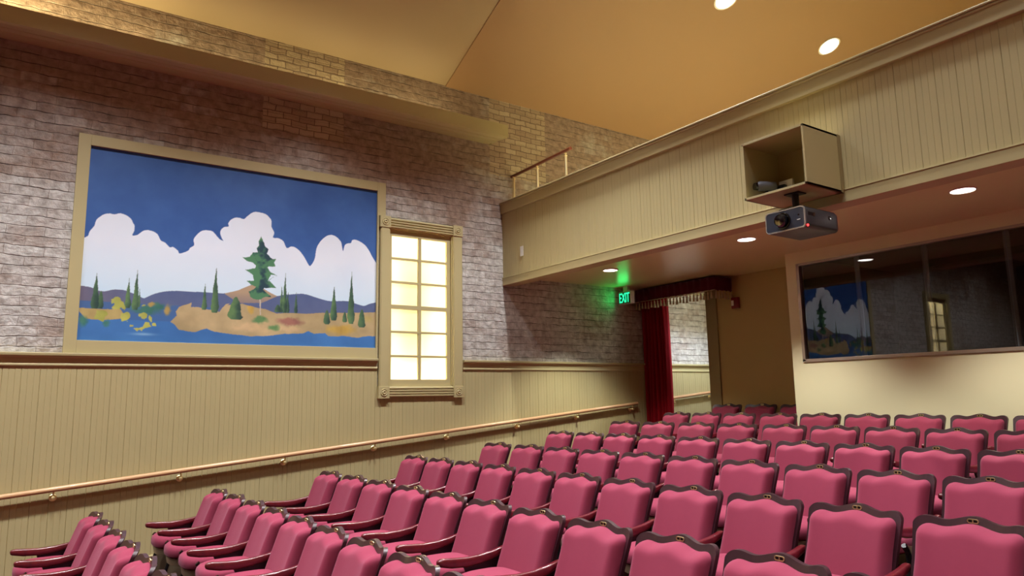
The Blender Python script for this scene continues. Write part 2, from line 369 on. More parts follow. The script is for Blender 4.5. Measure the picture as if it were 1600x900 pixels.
# booth window: frame, four panes, mullions
wt = thing('window_3', (GX0, YB, GZ0), '', '', kind='structure')
f = .035
bm = NB()
for a, b, c, d in [(GX0-.01, GX1+.01, GZ0-.01, GZ0+.028), (GX0-.01, GX1+.01, GZ1-.022, GZ1+.01), (GX0-.01, GX0+.03, GZ0, GZ1), (GX1-.03, GX1+.01, GZ0, GZ1)]: box(bm, a, b, YB-.018, YB+.05, c, d)
link('window_frame', bm, 'alum', parent=wt, bevel=.002)
seams = [GX0, -4.635, -3.85, -3.04, -2.2, -1.3, 0, 2, 4, GX1]
for a, b in zip(seams, seams[1:]):
    bm = NB(); v = [bm.verts.new(p) for p in ((a+.004, YB+.02, GZ0), (b-.004, YB+.02, GZ0), (b-.004, YB+.02, GZ1), (a+.004, YB+.02, GZ1))]; bm.faces.new(v)
    link('pane', bm, 'glass', parent=wt)
for s in seams[1:-1]:
    bm = NB(); box(bm, s-.03, s+.03, YB+.035, YB+.05, GZ0, GZ1); link('mullion', bm, 'grey', parent=wt)

# lit frosted windows on the brick wall
def lit_window(n, yc):
    y = lambda v: v-4.55+yc
    t = thing('window_%d' % n, (XW, yc, .03), '', '', kind='structure')
    def rel(bm): return bm
    for a, b in ((3.925, 4.06), (5.04, 5.19)):
        bm = NB(); box(bm, XW-.02, XW+.055, y(a), y(b), .15, 2.33)
        s = a+.0 if a < 4.5 else a
        box(bm, XW+.05, XW+.062, y(a+.012), y(b-.012), .16, 2.32)
        link('casing', bm, 'olive', parent=t, bevel=.004)
    for z0, z1 in ((.035, .17), (2.305, 2.445)):
        bm = NB(); h = (z1-z0)
        pr = [(0, z0), (.05, z0), (.06, z0+.012)]
        for k in range(1, 4):
            zz = z0+h*k/4; pr += [(.06, zz-.009), (.046, zz-.004), (.046, zz+.004), (.06, zz+.009)]
        pr += [(.06, z1-.012), (.05, z1), (0, z1)]
        A = [bm.verts.new((XW+p[0], y(4.05), p[1])) for p in pr]; B = [bm.verts.new((XW+p[0], y(5.05), p[1])) for p in pr]; q = len(pr)
        for i in range(q): bm.faces.new((A[i], B[i], B[(i+1) % q], A[(i+1) % q]))
        link('head_board' if z0 > 1 else 'sill_board', bm, 'olive', parent=t)
    for yy in (3.99, 5.115):
        for zz in (.095, 2.38):
            bm = NB(); box(bm, XW, XW+.072, y(yy-.078), y(yy+.078), zz-.078, zz+.078)
            lathe(bm, [(.05, .07), (.05, .078), (.044, .082), (.036, .074), (.03, .074), (.024, .084), (.016, .088), (.012, .08), (0, .08)], (XW, y(yy), zz), 'x')
            link('corner_block', bm, 'olive', parent=t, bevel=.003)
    # reveal + sash
    xs = XW-.012
    bm = NB()
    for a, b, c, d in ((4.055, 4.075, .17, 2.31), (5.025, 5.045, .17, 2.31), (4.055, 5.045, .165, .185), (4.055, 5.045, 2.29, 2.315)): box(bm, XW-.13, XW+.03, y(a), y(b), c, d)
    link('reveal', bm, 'olive', parent=t)
    py = [(4.115, 4.52), (4.565, 4.965)]; z = .265; pz = []
    for k in range(6):
        pz.append((z, z+.297)); z += .297+(.055 if k == 2 else .028)
    bm = NB(); x0, x1 = xs-.03, xs+.01
    box(bm, x0, x1, y(4.06), y(4.115), .16, 2.31); box(bm, x0, x1, y(4.965), y(5.042), .16, 2.31); box(bm, x0+.004, x1-.004, y(4.52), y(4.565), .262, pz[5][1]+.002)
    box(bm, x0, x1, y(4.115), y(4.965), .16, pz[0][0]); box(bm, x0, x1, y(4.115), y(4.965), pz[5][1], 2.31)
    for k in range(5): box(bm, x0+.002, x1-.002, y(4.113), y(4.967), pz[k][1], pz[k+1][0])
    link('sash', bm, 'olive', parent=t)
    bm = NB(); box(bm, xs-.026, xs-.022, y(4.09), y(5.0), .22, 2.27); link('frosted_pane', bm, 'frosted', parent=t)
    bm = NB()
    X0 = XW-.24
    for a in ((X0, X0+.01, 4.06, 5.04, .17, 2.31), (X0, XW-.1, 4.056, 4.062, .17, 2.31), (X0, XW-.1, 5.038, 5.044, .17, 2.31), (X0, XW-.1, 4.06, 5.04, .166, .172), (X0, XW-.1, 4.06, 5.04, 2.308, 2.314)):
        box(bm, a[0], a[1], y(a[2]), y(a[3]), a[4], a[5])
    link('light_box', bm, 'boxwhite', parent=t)
    for nm, yy, zz, sx, sy, rx in (('tube', 4.93, 1.24, 1.9, .05, 0), ('tube', 4.55, 2.2, .05, .8, 0), ('tube', 4.55, .27, .05, .8, 0), ('tube', 4.17, 1.24, 1.9, .05, 0)):
        e = P_WINDOW*(1.0 if yy > 4.9 else .42 if sx < 1 else .22)
        light('window_tube', 'AREA', (XW-.225, y(yy), zz), (0, -PI/2, 0), t, shape='RECTANGLE', size=sx, size_y=sy, energy=e, color=COL_WINDOW)
lit_window(1, 4.55)
lit_window(2, -2.69)

# ================================================================== LAMPS
def downlight(base, tilt, r, power, col, cone, blend, label, group, strength=None):
    t = thing('ceiling_downlight', base, label, 'ceiling light', group)
    bm = NB(); lathe(bm, [(r*1.16, 0), (r*1.18, -.006), (r*1.04, -.012), (r, -.008), (r*.98, .0)], base, 'z', 32); a = link('trim_ring', bm, 'trimwhite', smooth=True, parent=t)
    bm = NB(); lathe(bm, [(r*.99, -.004), (r*.9, -.008), (0, -.009)], base, 'z', 32); b = link('lamp_lens', bm, 'lamp', parent=t)
    t.rotation_euler = (0, -tilt, 0)
    l = light('lamp', 'SPOT', (base[0], base[1], base[2]-.06), (0, tilt, 0), t, energy=power, color=col, spot_size=cone, spot_blend=blend, shadow_soft_size=r*.8)
    return t
th = math.radians(23.7); ORDS = ['first', 'second', 'third', 'fourth']
XL = -6.2
for k, y in enumerate([8.17, 10.78, 5.56, 2.95, .34, -2.27, -4.9]):
    z = ZC+(XL-XW)*PITCH+(.014 if y < 4.955 else 0)-.01
    lab = {0: 'round recessed downlight in the tan sloped ceiling, the nearer and higher of two in view', 1: 'round recessed downlight in the tan sloped ceiling, lower one just above the balcony top'}.get(k, 'round recessed downlight over the house, %s one out from the balcony on the mural side' % ['', '', 'first', 'second', 'third', 'fourth', 'fifth'][k])
    downlight((XL, y, z), th, .155, P_HOUSE*1.8, COL_HOUSE, math.radians(100), .65, lab, 'downlights in the sloped ceiling')
for c, x in enumerate((-3.5, -1.1)):  # unseen downlight rows added as fill, narrow cones for steep light on the seats
    for k, y in enumerate([5.2, 2.95, .34, -2.27]):
        z = ZC+(x-XW)*PITCH+(.014 if y < 4.955 else 0)-.01
        downlight((x, y, z), th, .155, P_HOUSE*(.88, 1.1)[c], COL_HOUSE, math.radians((78, 70)[c]), .5, 'unseen added fill downlight %s, %s one out from the balcony' % (('halfway up the ceiling slope', 'beside the ceiling ridge')[c], ORDS[k]), 'downlights in the sloped ceiling')
for k, (x, y) in enumerate([(4.2, 8.17), (4.2, 2.95), (4.2, -2.27)]):
    z = ZC+(XR-x)*PITCH+(.014 if y < 4.955 else 0)-.01
    downlight((x, y, z), -th, .155, P_HOUSE*1.8, COL_HOUSE, math.radians(110), .5, 'round recessed downlight over the right half of the house, %s one out from the balcony' % ['first', 'second', 'third'][k], 'downlights in the sloped ceiling')
for k, (x, lab) in enumerate([(-7.56, 'small round downlight under the balcony beside the exit sign'), (-5.21, 'small round downlight under the balcony, left of the projector'), (-2.86, 'small round downlight under the balcony, right of the projector box'), (-.5, 'small round downlight under the balcony, next to the right beyond the booth glass'), (1.85, 'small round downlight at the far right under the balcony')]):
    downlight((x, 6.95, ZS), 0, .098, P_SOFFIT, COL_SOFFIT, math.radians(102), .6, lab, 'downlights under the balcony')

# light shelf on the brick wall
bx = XW+.5
t = thing('light_shelf', (XW, YF, 3.78), 'long olive painted light shelf moulding high on the brick wall above the mural', 'wall shelf')
pr = [(XW, 3.81), (XW+.10, 3.81), (XW+.11, 3.79), (XW+.20, 3.79), (XW+.21, 3.805), (XW+.24, 3.805), (XW+.25, 3.78), (XW+.33, 3.78), (XW+.34, 3.795), (XW+.37, 3.795), (XW+.38, 3.765), (bx-.03, 3.765), (bx, 3.775), (bx, 3.955), (bx-.02, 3.96), (bx-.03, 3.955), (bx-.03, 3.82), (XW, 3.82)]
bm = NB(); n = len(pr)
A = [bm.verts.new((p[0], YF, p[1])) for p in pr]; B = [bm.verts.new((p[0], 5.70-.0, p[1])) for p in pr]
for i in range(n): bm.faces.new((A[i], B[i], B[(i+1) % n], A[(i+1) % n]))
link('moulding', bm, 'olive', parent=t)
bm = NB(); prism(bm, [(XW, 3.80), (XW+.3, 3.80), (XW+.31, 3.785), (XW+.36, 3.785), (XW+.44, 3.765), (bx-.03, 3.765), (bx, 3.775), (bx, 3.957), (XW, 3.957)], 'y', 5.70, 5.72); link('end_cap', bm, 'olive', parent=t)
for k in range(11):
    yc = -8+k*1.25; e = P_COVE*(3.0 if yc < .5 else .9 if yc < 1.2 else .45)
    bm = NB(); lathe(bm, [(.013, -.56), (.013, .56)], (XW+.2, yc, 3.87), 'y', 10); link('strip_tube', bm, 'white', parent=t)
    light('strip_light', 'AREA', (XW+.2, yc, 3.89), (PI, 0, 0), t, shape='RECTANGLE', size=.04, size_y=1.1, energy=e/6, color=COL_COVE)

# passage lamp
t = thing('passage_lamp', (-7.72, 9.75, ZS), 'round ceiling lamp in the passage behind the red curtain', 'ceiling light')
bm = NB(); lathe(bm, [(.12, 0), (.12, -.02), (.10, -.03), (0, -.03)], (-7.72, 9.75, ZS), 'z', 24); link('lamp_lens', bm, 'lamp', parent=t)
light('lamp', 'SPOT', (-7.72, 9.75, ZS-.08), (0, math.radians(-8), 0), t, energy=P_HALL, color=COL_HALL, spot_size=math.radians(150), spot_blend=.5, shadow_soft_size=.1)

# ================================================================== MURAL
CLOUD = [(-0.024,1.084),(0.033,1.121),(0.047,1.173),(0.086,1.239),(0.1,1.302),(0.14,1.354),(0.182,1.383),(0.226,1.393),(0.27,1.389),(0.323,1.409),(0.387,1.393),(0.435,1.356),(0.455,1.316),(0.471,1.287),(0.47,1.224),(0.454,1.175),(0.508,1.188),(0.552,1.233),(0.597,1.252),(0.663,1.244),(0.712,1.21),(0.743,1.15),(0.792,1.128),(0.842,1.08),(0.875,1.089),(0.926,1.052),(0.949,1.02),(1.033,1.06),(1.055,1.098),(1.098,1.135),(1.087,1.199),(1.127,1.269),(1.175,1.313),(1.23,1.327),(1.287,1.321),(1.329,1.281),(1.373,1.236),(1.415,1.219),(1.415,1.221),(1.396,1.251),(1.375,1.314),(1.391,1.362),(1.42,1.388),(1.467,1.402),(1.461,1.437),(1.484,1.479),(1.533,1.516),(1.589,1.523),(1.639,1.513),(1.688,1.566),(1.75,1.615),(1.814,1.621),(1.893,1.609),(1.947,1.566),(1.968,1.528),(1.97,1.459),(2.005,1.389),(1.994,1.326),(2.061,1.324),(2.122,1.292),(2.164,1.212),(2.224,1.239),(2.279,1.227),(2.335,1.184),(2.392,1.114),(2.449,1.022),(2.477,1.022),(2.524,1.113),(2.542,1.241),(2.582,1.329),(2.651,1.408),(2.722,1.444),(2.795,1.431),(2.862,1.374),(2.878,1.319),(2.897,1.246),(2.915,1.323),(2.951,1.355),(3.003,1.368),(3.017,1.406),(3.062,1.418),(3.122,1.403),(3.199,1.36),(3.261,1.286),(3.301,1.217),(3.372,1.121)]
HILL = [(-0.016,0.576),(0.055,0.574),(0.109,0.563),(0.173,0.536),(0.236,0.535),(0.308,0.558),(0.4,0.56),(0.467,0.541),(0.553,0.509),(0.602,0.483),(0.631,0.493),(0.705,0.536),(0.801,0.569),(0.9,0.585),(1.0,0.589),(1.102,0.59),(1.31,0.594),(1.38,0.593),(1.485,0.6),(1.601,0.64),(1.743,0.713),(1.785,0.718),(1.891,0.686),(1.979,0.641),(2.056,0.605),(2.131,0.619),(2.233,0.635),(2.35,0.651),(2.442,0.646),(2.563,0.615),(2.713,0.584),(2.809,0.588),(2.963,0.597),(3.077,0.573),(3.193,0.548),(3.265,0.577),(3.382,0.61)]
PEAK = [(1.45,0.592),(1.601,0.64),(1.743,0.713),(1.785,0.718),(1.891,0.686),(1.979,0.641),(2.068,0.601),(1.884,0.507),(1.619,0.491)]
LGRD = [(-0.001,0.339),(0.07,0.338),(0.248,0.343),(0.385,0.351),(0.446,0.249),(0.327,0.232),(0.166,0.22),(0.068,0.23),(0.002,0.298)]
LAND = [(0.888,0.232),(0.953,0.306),(0.941,0.349),(0.969,0.405),(1.058,0.443),(1.098,0.462),(1.09,0.412),(1.172,0.417),(1.266,0.4),(1.404,0.374),(1.475,0.468),(1.517,0.482),(1.491,0.459),(1.667,0.482),(1.813,0.453),(1.962,0.423),(2.063,0.39),(2.501,0.413),(3.384,0.474),(3.388,0.157),(3.199,0.15),(3.099,0.126),(2.916,0.147),(2.847,0.135),(2.723,0.134),(2.682,0.172),(2.535,0.16),(2.468,0.19),(2.403,0.162),(2.299,0.151),(2.171,0.147),(2.021,0.122),(1.874,0.107),(1.753,0.101),(1.551,0.118),(1.4,0.134),(1.543,0.126),(1.361,0.136),(1.276,0.177),(1.154,0.129),(1.093,0.132),(0.981,0.144),(0.929,0.207)]
TREE = [(1.853,1.323),(1.886,1.253),(1.907,1.201),(1.941,1.171),(1.923,1.122),(1.95,1.098),(1.99,1.061),(2.043,1.06),(2.011,1.009),(2.032,0.971),(1.941,0.956),(1.969,0.898),(2.009,0.875),(2.063,0.852),(1.998,0.827),(1.961,0.777),(1.972,0.859),(2.06,0.853),(1.998,0.822),(1.974,0.782),(2.052,0.704),(1.903,0.693),(1.891,0.673),(1.993,0.591),(1.907,0.572),(1.871,0.545),(1.822,0.541),(1.748,0.574),(1.733,0.643),(1.793,0.672),(1.816,0.706),(1.754,0.726),(1.692,0.766),(1.789,0.78),(1.774,0.842),(1.675,0.903),(1.788,0.922),(1.8,0.956),(1.767,0.987),(1.684,1.012),(1.639,1.043),(1.732,1.063),(1.756,1.118),(1.819,1.125),(1.798,1.17),(1.829,1.206),(1.821,1.252)]
TRUNK = [(1.856,0.556),(1.873,0.557),(1.879,0.362),(1.869,0.361)]
CYP = [(0.194,0.345,0.537,0.04),(0.142,0.342,0.725,0.052),(0.453,0.365,0.698,0.039),(0.565,0.382,0.59,0.021),(0.529,0.348,0.795,0.047),(1.237,0.387,0.7,0.037),(1.352,0.36,0.902,0.059),(2.121,0.406,0.753,0.03),(2.198,0.404,0.681,0.031),(2.16,0.402,0.905,0.04),(2.301,0.405,0.673,0.029),(2.787,0.335,0.79,0.058),(3.021,0.305,0.993,0.064),(2.699,0.285,0.47,0.057),(2.937,0.322,0.456,0.039),(3.168,0.264,0.503,0.072),(1.585,0.291,0.563,0.1),(2.081,0.404,0.5,0.05)]
ELL = [(0.638,0.354,0.181,0.064,'g'),(0.043,0.199,0.061,0.092,'g'),(0.761,0.404,0.058,0.059,'g'),(0.266,0.198,0.063,0.041,'g'),(0.353,0.422,0.046,0.047,'y'),(0.373,0.387,0.055,0.042,'y'),(0.198,0.273,0.049,0.057,'y'),(0.444,0.28,0.046,0.058,'y'),(0.613,0.283,0.043,0.038,'y'),(0.691,0.255,0.024,0.048,'y'),(0.606,0.416,0.029,0.019,'y'),(0.693,0.411,0.048,0.032,'t'),(0.507,0.165,0.019,0.012,'y'),(0.573,0.149,0.033,0.016,'y'),(0.649,0.16,0.057,0.02,'y'),(0.734,0.185,0.029,0.019,'y'),(0.851,0.377,0.049,0.082,'t'),(2.231,0.296,0.205,0.051,'r'),(1.868,0.292,0.11,0.05,'g2'),(2.043,0.212,0.087,0.038,'g2'),(1.765,0.437,0.048,0.075,'o'),(2.886,0.219,0.25,0.08,'m'),(1.75,0.2,0.265,0.075,'p'),(3.239,0.384,0.116,0.068,'m2'),(2.246,0.207,0.205,0.045,'p')]

def mural():
    W, H = 3.36, 2.123
    nx, nz = 840, 530
    X, Z = np.meshgrid((np.arange(nx)+.5)/nx*W, (np.arange(nz)+.5)/nz*H)
    rs = np.random.RandomState(3)
    def fbm(scale, oc=4):
        out = np.zeros_like(X); amp = 1; tot = 0
        for o in range(oc):
            s = scale*2**o; gx, gz = int(W*s)+3, int(H*s)+3; g = rs.rand(gz, gx); fx = X*s; fz = Z*s
            ix = fx.astype(int); iz = fz.astype(int); tx = fx-ix; tz = fz-iz; tx = tx*tx*(3-2*tx); tz = tz*tz*(3-2*tz)
            out += amp*((g[iz, ix]*(1-tx)+g[iz, ix+1]*tx)*(1-tz)+(g[iz+1, ix]*(1-tx)+g[iz+1, ix+1]*tx)*tz); tot += amp; amp *= .5
        return out/tot
    def inside(P, jit=0):
        x = X+jit*(J1-.5) if jit else X; z = Z+jit*(J2-.5) if jit else Z
        r = np.zeros(X.shape, bool); n = len(P)
        for i in range(n):
            (x1, z1), (x2, z2) = P[i], P[(i+1) % n]
            if z1 == z2: continue
            c = ((z1 > z) != (z2 > z)) & (x < (x2-x1)*(z-z1)/(z2-z1)+x1); r ^= c
        return r
    J1 = fbm(14, 4); J2 = fbm(14, 4); F = fbm(2, 5); G = fbm(9, 4)
    def L3(*c): return np.array(c, float)
    img = np.zeros(X.shape+(3,))
    def put(mask, col, a=1.0):
        mm = (mask*a)[..., None]; img[:] = img*(1-mm)+col*mm
    sky = L3(50, 92, 160)+(F-.5)[..., None]*L3(26, 26, 26)+((G-.5)*.6)[..., None]*L3(14, 16, 16)
    put(np.ones(X.shape), sky)
    def smooth(P):
        Q = []
        n = len(P)
        for i in range(n-1):
            p0, p1, p2, p3 = [np.array(P[min(max(i+k, 0), n-1)]) for k in (-1, 0, 1, 2)]
            for t in (0, .33, .66): Q.append(tuple(.5*((2*p1)+(-p0+p2)*t+(2*p0-5*p1+4*p2-p3)*t*t+(-p0+3*p1-3*p2+p3)*t**3)))
        return Q+[P[-1]]
    k = np.clip((Z-.35)/.75, 0, 1)[..., None]
    cl = L3(200, 228, 246)*(1-k)+L3(230, 236, 248)*k+(F-.5)[..., None]*L3(12, 8, 4)
    put(inside(smooth(CLOUD)+[(3.5, -.1), (-.1, -.1)]), cl)
    hl = L3(84, 98, 140)*np.ones(X.shape+(1,)); h2 = np.clip(1-X/.7, 0, 1)[..., None]*.8; hl = hl*(1-h2)+L3(112, 102, 122)*h2
    hl = hl+(.62-Z)[..., None]*L3(90, 60, 10)*.35+(G-.5)[..., None]*L3(12, 10, 8)
    put(inside(smooth(HILL)+[(3.5, -.1), (-.1, -.1)]), hl)
    kp = np.clip((Z-.40)/.22, 0, 1)[..., None]; put(inside(PEAK), L3(120, 108, 122)*(1-kp)+L3(178, 152, 124)*kp)
    water = L3(62, 116, 180)+(fbm(4, 4)-.5)[..., None]*L3(20, 26, 30)
    put(Z < .30, water)
    put(((X < 1.35) & (Z < .42)), L3(66, 104, 158), .9); put(Z < .235, water)
    put(inside(LGRD, .02), L3(184, 162, 104)+(G-.5)[..., None]*L3(30, 30, 20))
    land = L3(180, 158, 116)+(F-.5)[..., None]*L3(50, 44, 40)+(G-.5)[..., None]*L3(26, 22, 18)
    LM = inside(LAND, .015)
    put(LM, land)
    EC = dict(g=(L3(66, 124, 96), .85), y=(L3(178, 178, 86), 1.), t=(L3(190, 156, 78), .9), r=(L3(150, 88, 84), .75), g2=(L3(92, 136, 84), .95), o=(L3(206, 166, 74), .85), m=(L3(196, 158, 66), .8), m2=(L3(178, 160, 92), .6), p=(L3(216, 182, 138), .6))
    for x, z, a, b, c in ELL:
        jj = .06 if c == 'y' else .04
        d = np.sqrt(((X+jj*(J1-.5)*2-x)/a)**2+((Z+jj*(J2-.5)*2-z)/b)**2); col, al = EC[c]
        hard = c in ('y',); s = np.clip((1-d)*(9 if hard else 1.8), 0, 1)
        if c in 'rg2omp' and c != 'g': s = s*LM
        put(s, col+(G-.5)[..., None]*L3(50, 44, 20)+((X-x)/a*-8)[..., None], al)
    for x, zb, zt, hw in CYP:
        v = (Z-zb)/(zt-zb); fat = (zt-zb) < hw*6
        wv = hw*(1-np.clip(v, 0, 1))**(.55 if fat else 1.05)*(.9+.5*(J1-.5)) * np.where(v < .12, .55+v*3.7, 1)
        mk = (v > 0) & (v < 1) & (np.abs(X-x+.01*(J2-.5)) < wv)
        lit_ = np.clip(.5-(X-x)/(hw+.001)*.6+(G-.5)*1.2, 0, 1)[..., None]
        put(mk, L3(38, 66, 62)*(1-lit_)+L3(98, 132, 84)*lit_)
    put(inside(TRUNK), L3(196, 186, 170))
    tm = inside(TREE, .03); lt = np.clip((G-.50)*7+(2.72-X)*1.3+.1, 0, 1)[..., None]
    put(tm, L3(32, 64, 76)*(1-lt)+L3(78, 130, 92)*lt)
    wl = np.exp(-((X-.62-.03*(J1-.5))/.11)**2-((Z-.085)/.014)**2); put(wl, L3(150, 190, 220), .8)
    img = np.clip(img/255, 0, 1); img = np.where(img <= .04045, img/12.92, ((img+.055)/1.055)**2.4)
    # one quad sheet, one colour per face corner
    me = bpy.data.meshes.new('canvas'); gx = np.arange(nx+1)/nx*W; gz = np.arange(nz+1)/nz*H
    V = np.zeros(((nz+1)*(nx+1), 3)); V[:, 1] = np.tile(gx, nz+1)+.52-.40; V[:, 2] = np.repeat(gz, nx+1)+.672-.553; V[:, 0] = .016
    i = np.arange(nz*nx); r, c = i//nx, i % nx; a = r*(nx+1)+c; Q = np.stack([a, a+1, a+nx+2, a+nx+1], 1)
    me.vertices.add(len(V)); me.vertices.foreach_set('co', V.ravel()); me.loops.add(Q.size); me.loops.foreach_set('vertex_index', Q.ravel())
    me.polygons.add(len(Q)); me.polygons.foreach_set('loop_start', np.arange(len(Q))*4); me.update()
    at = me.color_attributes.new('paint', 'FLOAT_COLOR', 'CORNER')
    vc = np.zeros((nz+1, nx+1, 3)); cnt = np.zeros((nz+1, nx+1, 1))
    for dz in (0, 1):
        for dx in (0, 1): vc[dz:nz+dz, dx:nx+dx] += img; cnt[dz:nz+dz, dx:nx+dx] += 1
    vc = (vc/cnt).reshape(-1, 3)[Q.ravel()]
    at.data.foreach_set('color', np.concatenate([vc, np.ones((len(vc), 1))], 1).astype(np.float32).ravel())
    return me
t = thing('mural_painting', (XW, .40, .553), 'large framed landscape painting of white clouds, hills and pine trees on the brick wall', 'painting')
cm = bpy.data.materials.new('mural_paint'); cm.use_nodes = True
ca = cm.node_tree.nodes.new('ShaderNodeVertexColor'); ca.layer_name = 'paint'; bs = cm.node_tree.nodes['Principled BSDF']; bs.inputs['Roughness'].default_value = .55
cm.node_tree.links.new(ca.outputs[0], bs.inputs['Base Color'])
me = mural(); me.materials.append(cm); cv = bpy.data.objects.new('canvas', me); C.objects.link(cv); cv.parent = t
bm = NB()
for a, b, c, d in ((.40, .52, .537, 2.915), (3.88, 3.902, .537, 2.915), (3.902, 4.0, 2.455, 2.915), (.52, 3.88, .537, .672), (.52, 3.88, 2.795, 2.915)): box(bm, XW, XW+.045, a, b, c, d)
link('frame', bm, 'olive', parent=t, bevel=.003)

# ================================================================== HANDRAILS
def rail_z(y): return -.868+.0878*y
def handrail(y0, y1, ys, label, ret):
    t = thing('handrail', (XW, y0, rail_z(y0)-.1), label, 'handrail')
    bm = NB(); pts = [(XW+.085, y, rail_z(y)) for y in np.linspace(y0, y1, 24)]
    tube(bm, pts, .026, 14); link('wooden_rail', bm, 'railwood', smooth=True, parent=t)
    for y in ys:
        bm = NB(); z = rail_z(y)-.085
        lathe(bm, [(.036, .02), (.036, .028), (.028, .036), (.014, .04), (.011, .07)], (XW, y, z), 'x', 16)
        tube(bm, [(XW+.06, y, z), (XW+.082, y, z+.006), (XW+.088, y, z+.03), (XW+.086, y, z+.07)], .009, 8)
        lathe(bm, [(.004, .088), (.016, .092), (.02, .102), (.012, .114), (0, .116)], (XW-.01, y, z), 'x', 12)
        link('bracket', bm, 'brass', smooth=True, parent=t)
handrail(-3.2, 8.5, [-2.95+1.138*k for k in range(3)]+[.416, 1.587, 2.722, 3.867, 4.933, 6.106, 7.231, 8.389], 'long oak handrail on brass brackets rising along the olive beadboard wall', 0)
handrail(9.2, 10.52, [9.38, 10.35], 'short oak handrail seen through the curtained doorway', 0)

# ================================================================== BALCONY RAIL
t = thing('balcony_railing', (-8.12, 6.1, 2.918), 'short dark wood rail on three brass posts at the balcony corner', 'railing')
bm = NB(); tube(bm, [(-8.78, 6.1, 3.36), (-7.34, 6.1, 3.385)], .024, 12); link('wooden_rail', bm, 'darkrail', smooth=True, parent=t)
for x in (-8.72, -8.115, -7.455):
    bm = NB(); lathe(bm, [(.032, 2.918), (.032, 2.925), (.02, 2.93), (.02, 3.30), (.026, 3.305), (.026, 3.315), (.012, 3.32), (.012, 3.335), (.02, 3.34), (.014, 3.35)], (x, 6.1, 0), 'z', 16); link('brass_post', bm, 'brass', smooth=True, parent=t)
bm = NB(); box(bm, -8.335, -8.257, 5.92, 5.9245, 2.02, 2.165); box(bm, -8.302, -8.29, 5.916, 5.921, 2.075, 2.11)
tag(link('wall_plate', bm, 'white', bevel=.0015, base=(-8.296, 5.92, 2.09)), 'small white rectangular switch plate near the left end of the balcony front', 'wall plate')

# ================================================================== PROJECTOR NICHE
t = thing('projector_cabinet', (-3.70, 5.93, 1.737), 'open-fronted olive box mounted on the balcony front above the projector', 'cabinet')
x0, x1, y0, y1, z0, z1 = -4.015, -3.385, 5.37, 5.908, 1.737, 2.268
bm = NB()
for a in ((x0, x0+.019, y0, y1, z0, z1), (x1-.019, x1, y0, y1, z0, z1), (x0, x1, y0, y1, z0, z0+.02), (x0, x1, y0, y1, z1-.02, z1), (x0, x1, y1-.012, y1, z0, z1)): box(bm, *a)
link('box_shell', bm, 'olive', parent=t, bevel=.0015)
bm = NB(); box(bm, x1-.06, x1+.002, y1-.03, 5.93, z0, z1); box(bm, x0+.01, x1-.05, y1-.01, 5.93, z0+.01, z1-.01); link('mounting_back', bm, 'olive_dark', parent=t)
# camera inside
t = thing('security_camera', (-3.90, 5.55, z0+.02), 'small grey video camera standing in the left of the open box', 'camera')
bm = NB(); tube(bm, [(-3.94, 5.47, 1.868), (-3.93, 5.48, 1.868), (-3.87, 5.62, 1.872), (-3.865, 5.632, 1.872)], [.04, .046, .044, .03], 20); link('body', bm, 'grey', smooth=True, parent=t)
bm = NB(); tube(bm, [(-3.953, 5.44, 1.866), (-3.938, 5.475, 1.868)], [.033, .037], 20); link('lens', bm, 'lens', smooth=True, parent=t)
bm = NB(); lathe(bm, [(.045, z0+.022), (.044, z0+.03), (.014, z0+.035), (.014, 1.85)], (-3.905, 5.55, 0), 'z', 16); link('stand', bm, 'dgrey', smooth=True, parent=t)
t = thing('power_box', (-3.815, 5.73, 1.759), 'white power box with a black plug in the open-fronted box', 'power supply')
bm = NB(); box(bm, -3.885, -3.745, 5.71, 5.74, 1.759, 1.934); link('cover', bm, 'white', parent=t, bevel=.004)
bm = NB(); box(bm, -3.88, -3.80, 5.665, 5.708, 1.80, 1.888); link('plug', bm, 'dgrey', parent=t, bevel=.006)
bm = NB(); tube(bm, [(-3.84, 5.665, 1.82), (-3.84, 5.64, 1.79), (-3.86, 5.62, 1.767), (-3.87, 5.60, 1.768)], .005, 8); link('cable', bm, 'dgrey', smooth=True, parent=t)
# projector
def rrect(x0, x1, z0, z1, r, n=5):
    P = []
    for cx, cz, a in ((x1-r, z1-r, 0), (x0+r, z1-r, 90), (x0+r, z0+r, 180), (x1-r, z0+r, 270)):
        for k in range(n+1):
            q = math.radians(a+90*k/n); P.append((cx+r*math.cos(q), cz+r*math.sin(q)))
    return P
t = thing('projector', (-3.64, 5.65, 1.6), 'dark grey video projector hanging under the open box on the balcony front', 'projector')
px0, px1, pz0, pz1, pf, pb = -3.835, -3.447, 1.383, 1.572, 5.40, 5.915
bm = NB()
R = []
for y, g in ((pf, .004), (pf+.02, 0), (pb-.06, 0), (pb-.02, .008), (pb, .03)):
    R.append([(p[0], y, p[1]) for p in rrect(px0+g, px1-g, pz0+g, pz1-g, .035)])
rings(bm, R); link('body', bm, mat('projector_grey', lin(66, 64, 72), .4), smooth=True, parent=t)
bm = NB(); A = [(p[0], pf-.004, p[1]) for p in rrect(px0, px1, pz0, pz1, .036)]; B = [(p[0], pf-.004, p[1]) for p in rrect(px0+.01, px1-.01, pz0+.01, pz1-.01, .028)]
B2 = [(p[0], pf+.01, p[2]) for p in B]; A2 = [(p[0], pf+.01, p[2]) for p in A]
rings(bm, [A2, A, B, B2], cap=False); link('front_bezel', bm, 'silver', parent=t)
bm = NB(); prism(bm, rrect(px0+.009, px1-.009, pz0+.009, pz1-.009, .028), 'y', pf-.001, pf+.006); link('front_panel', bm, mat('projector_front', lin(46, 54, 72), .3), parent=t)
bm = NB(); lathe(bm, [(.074, -.002), (.074, -.01), (.066, -.012), (.062, .0), (.055, .0)], (-3.66, pf, 1.475), 'y', 28); 
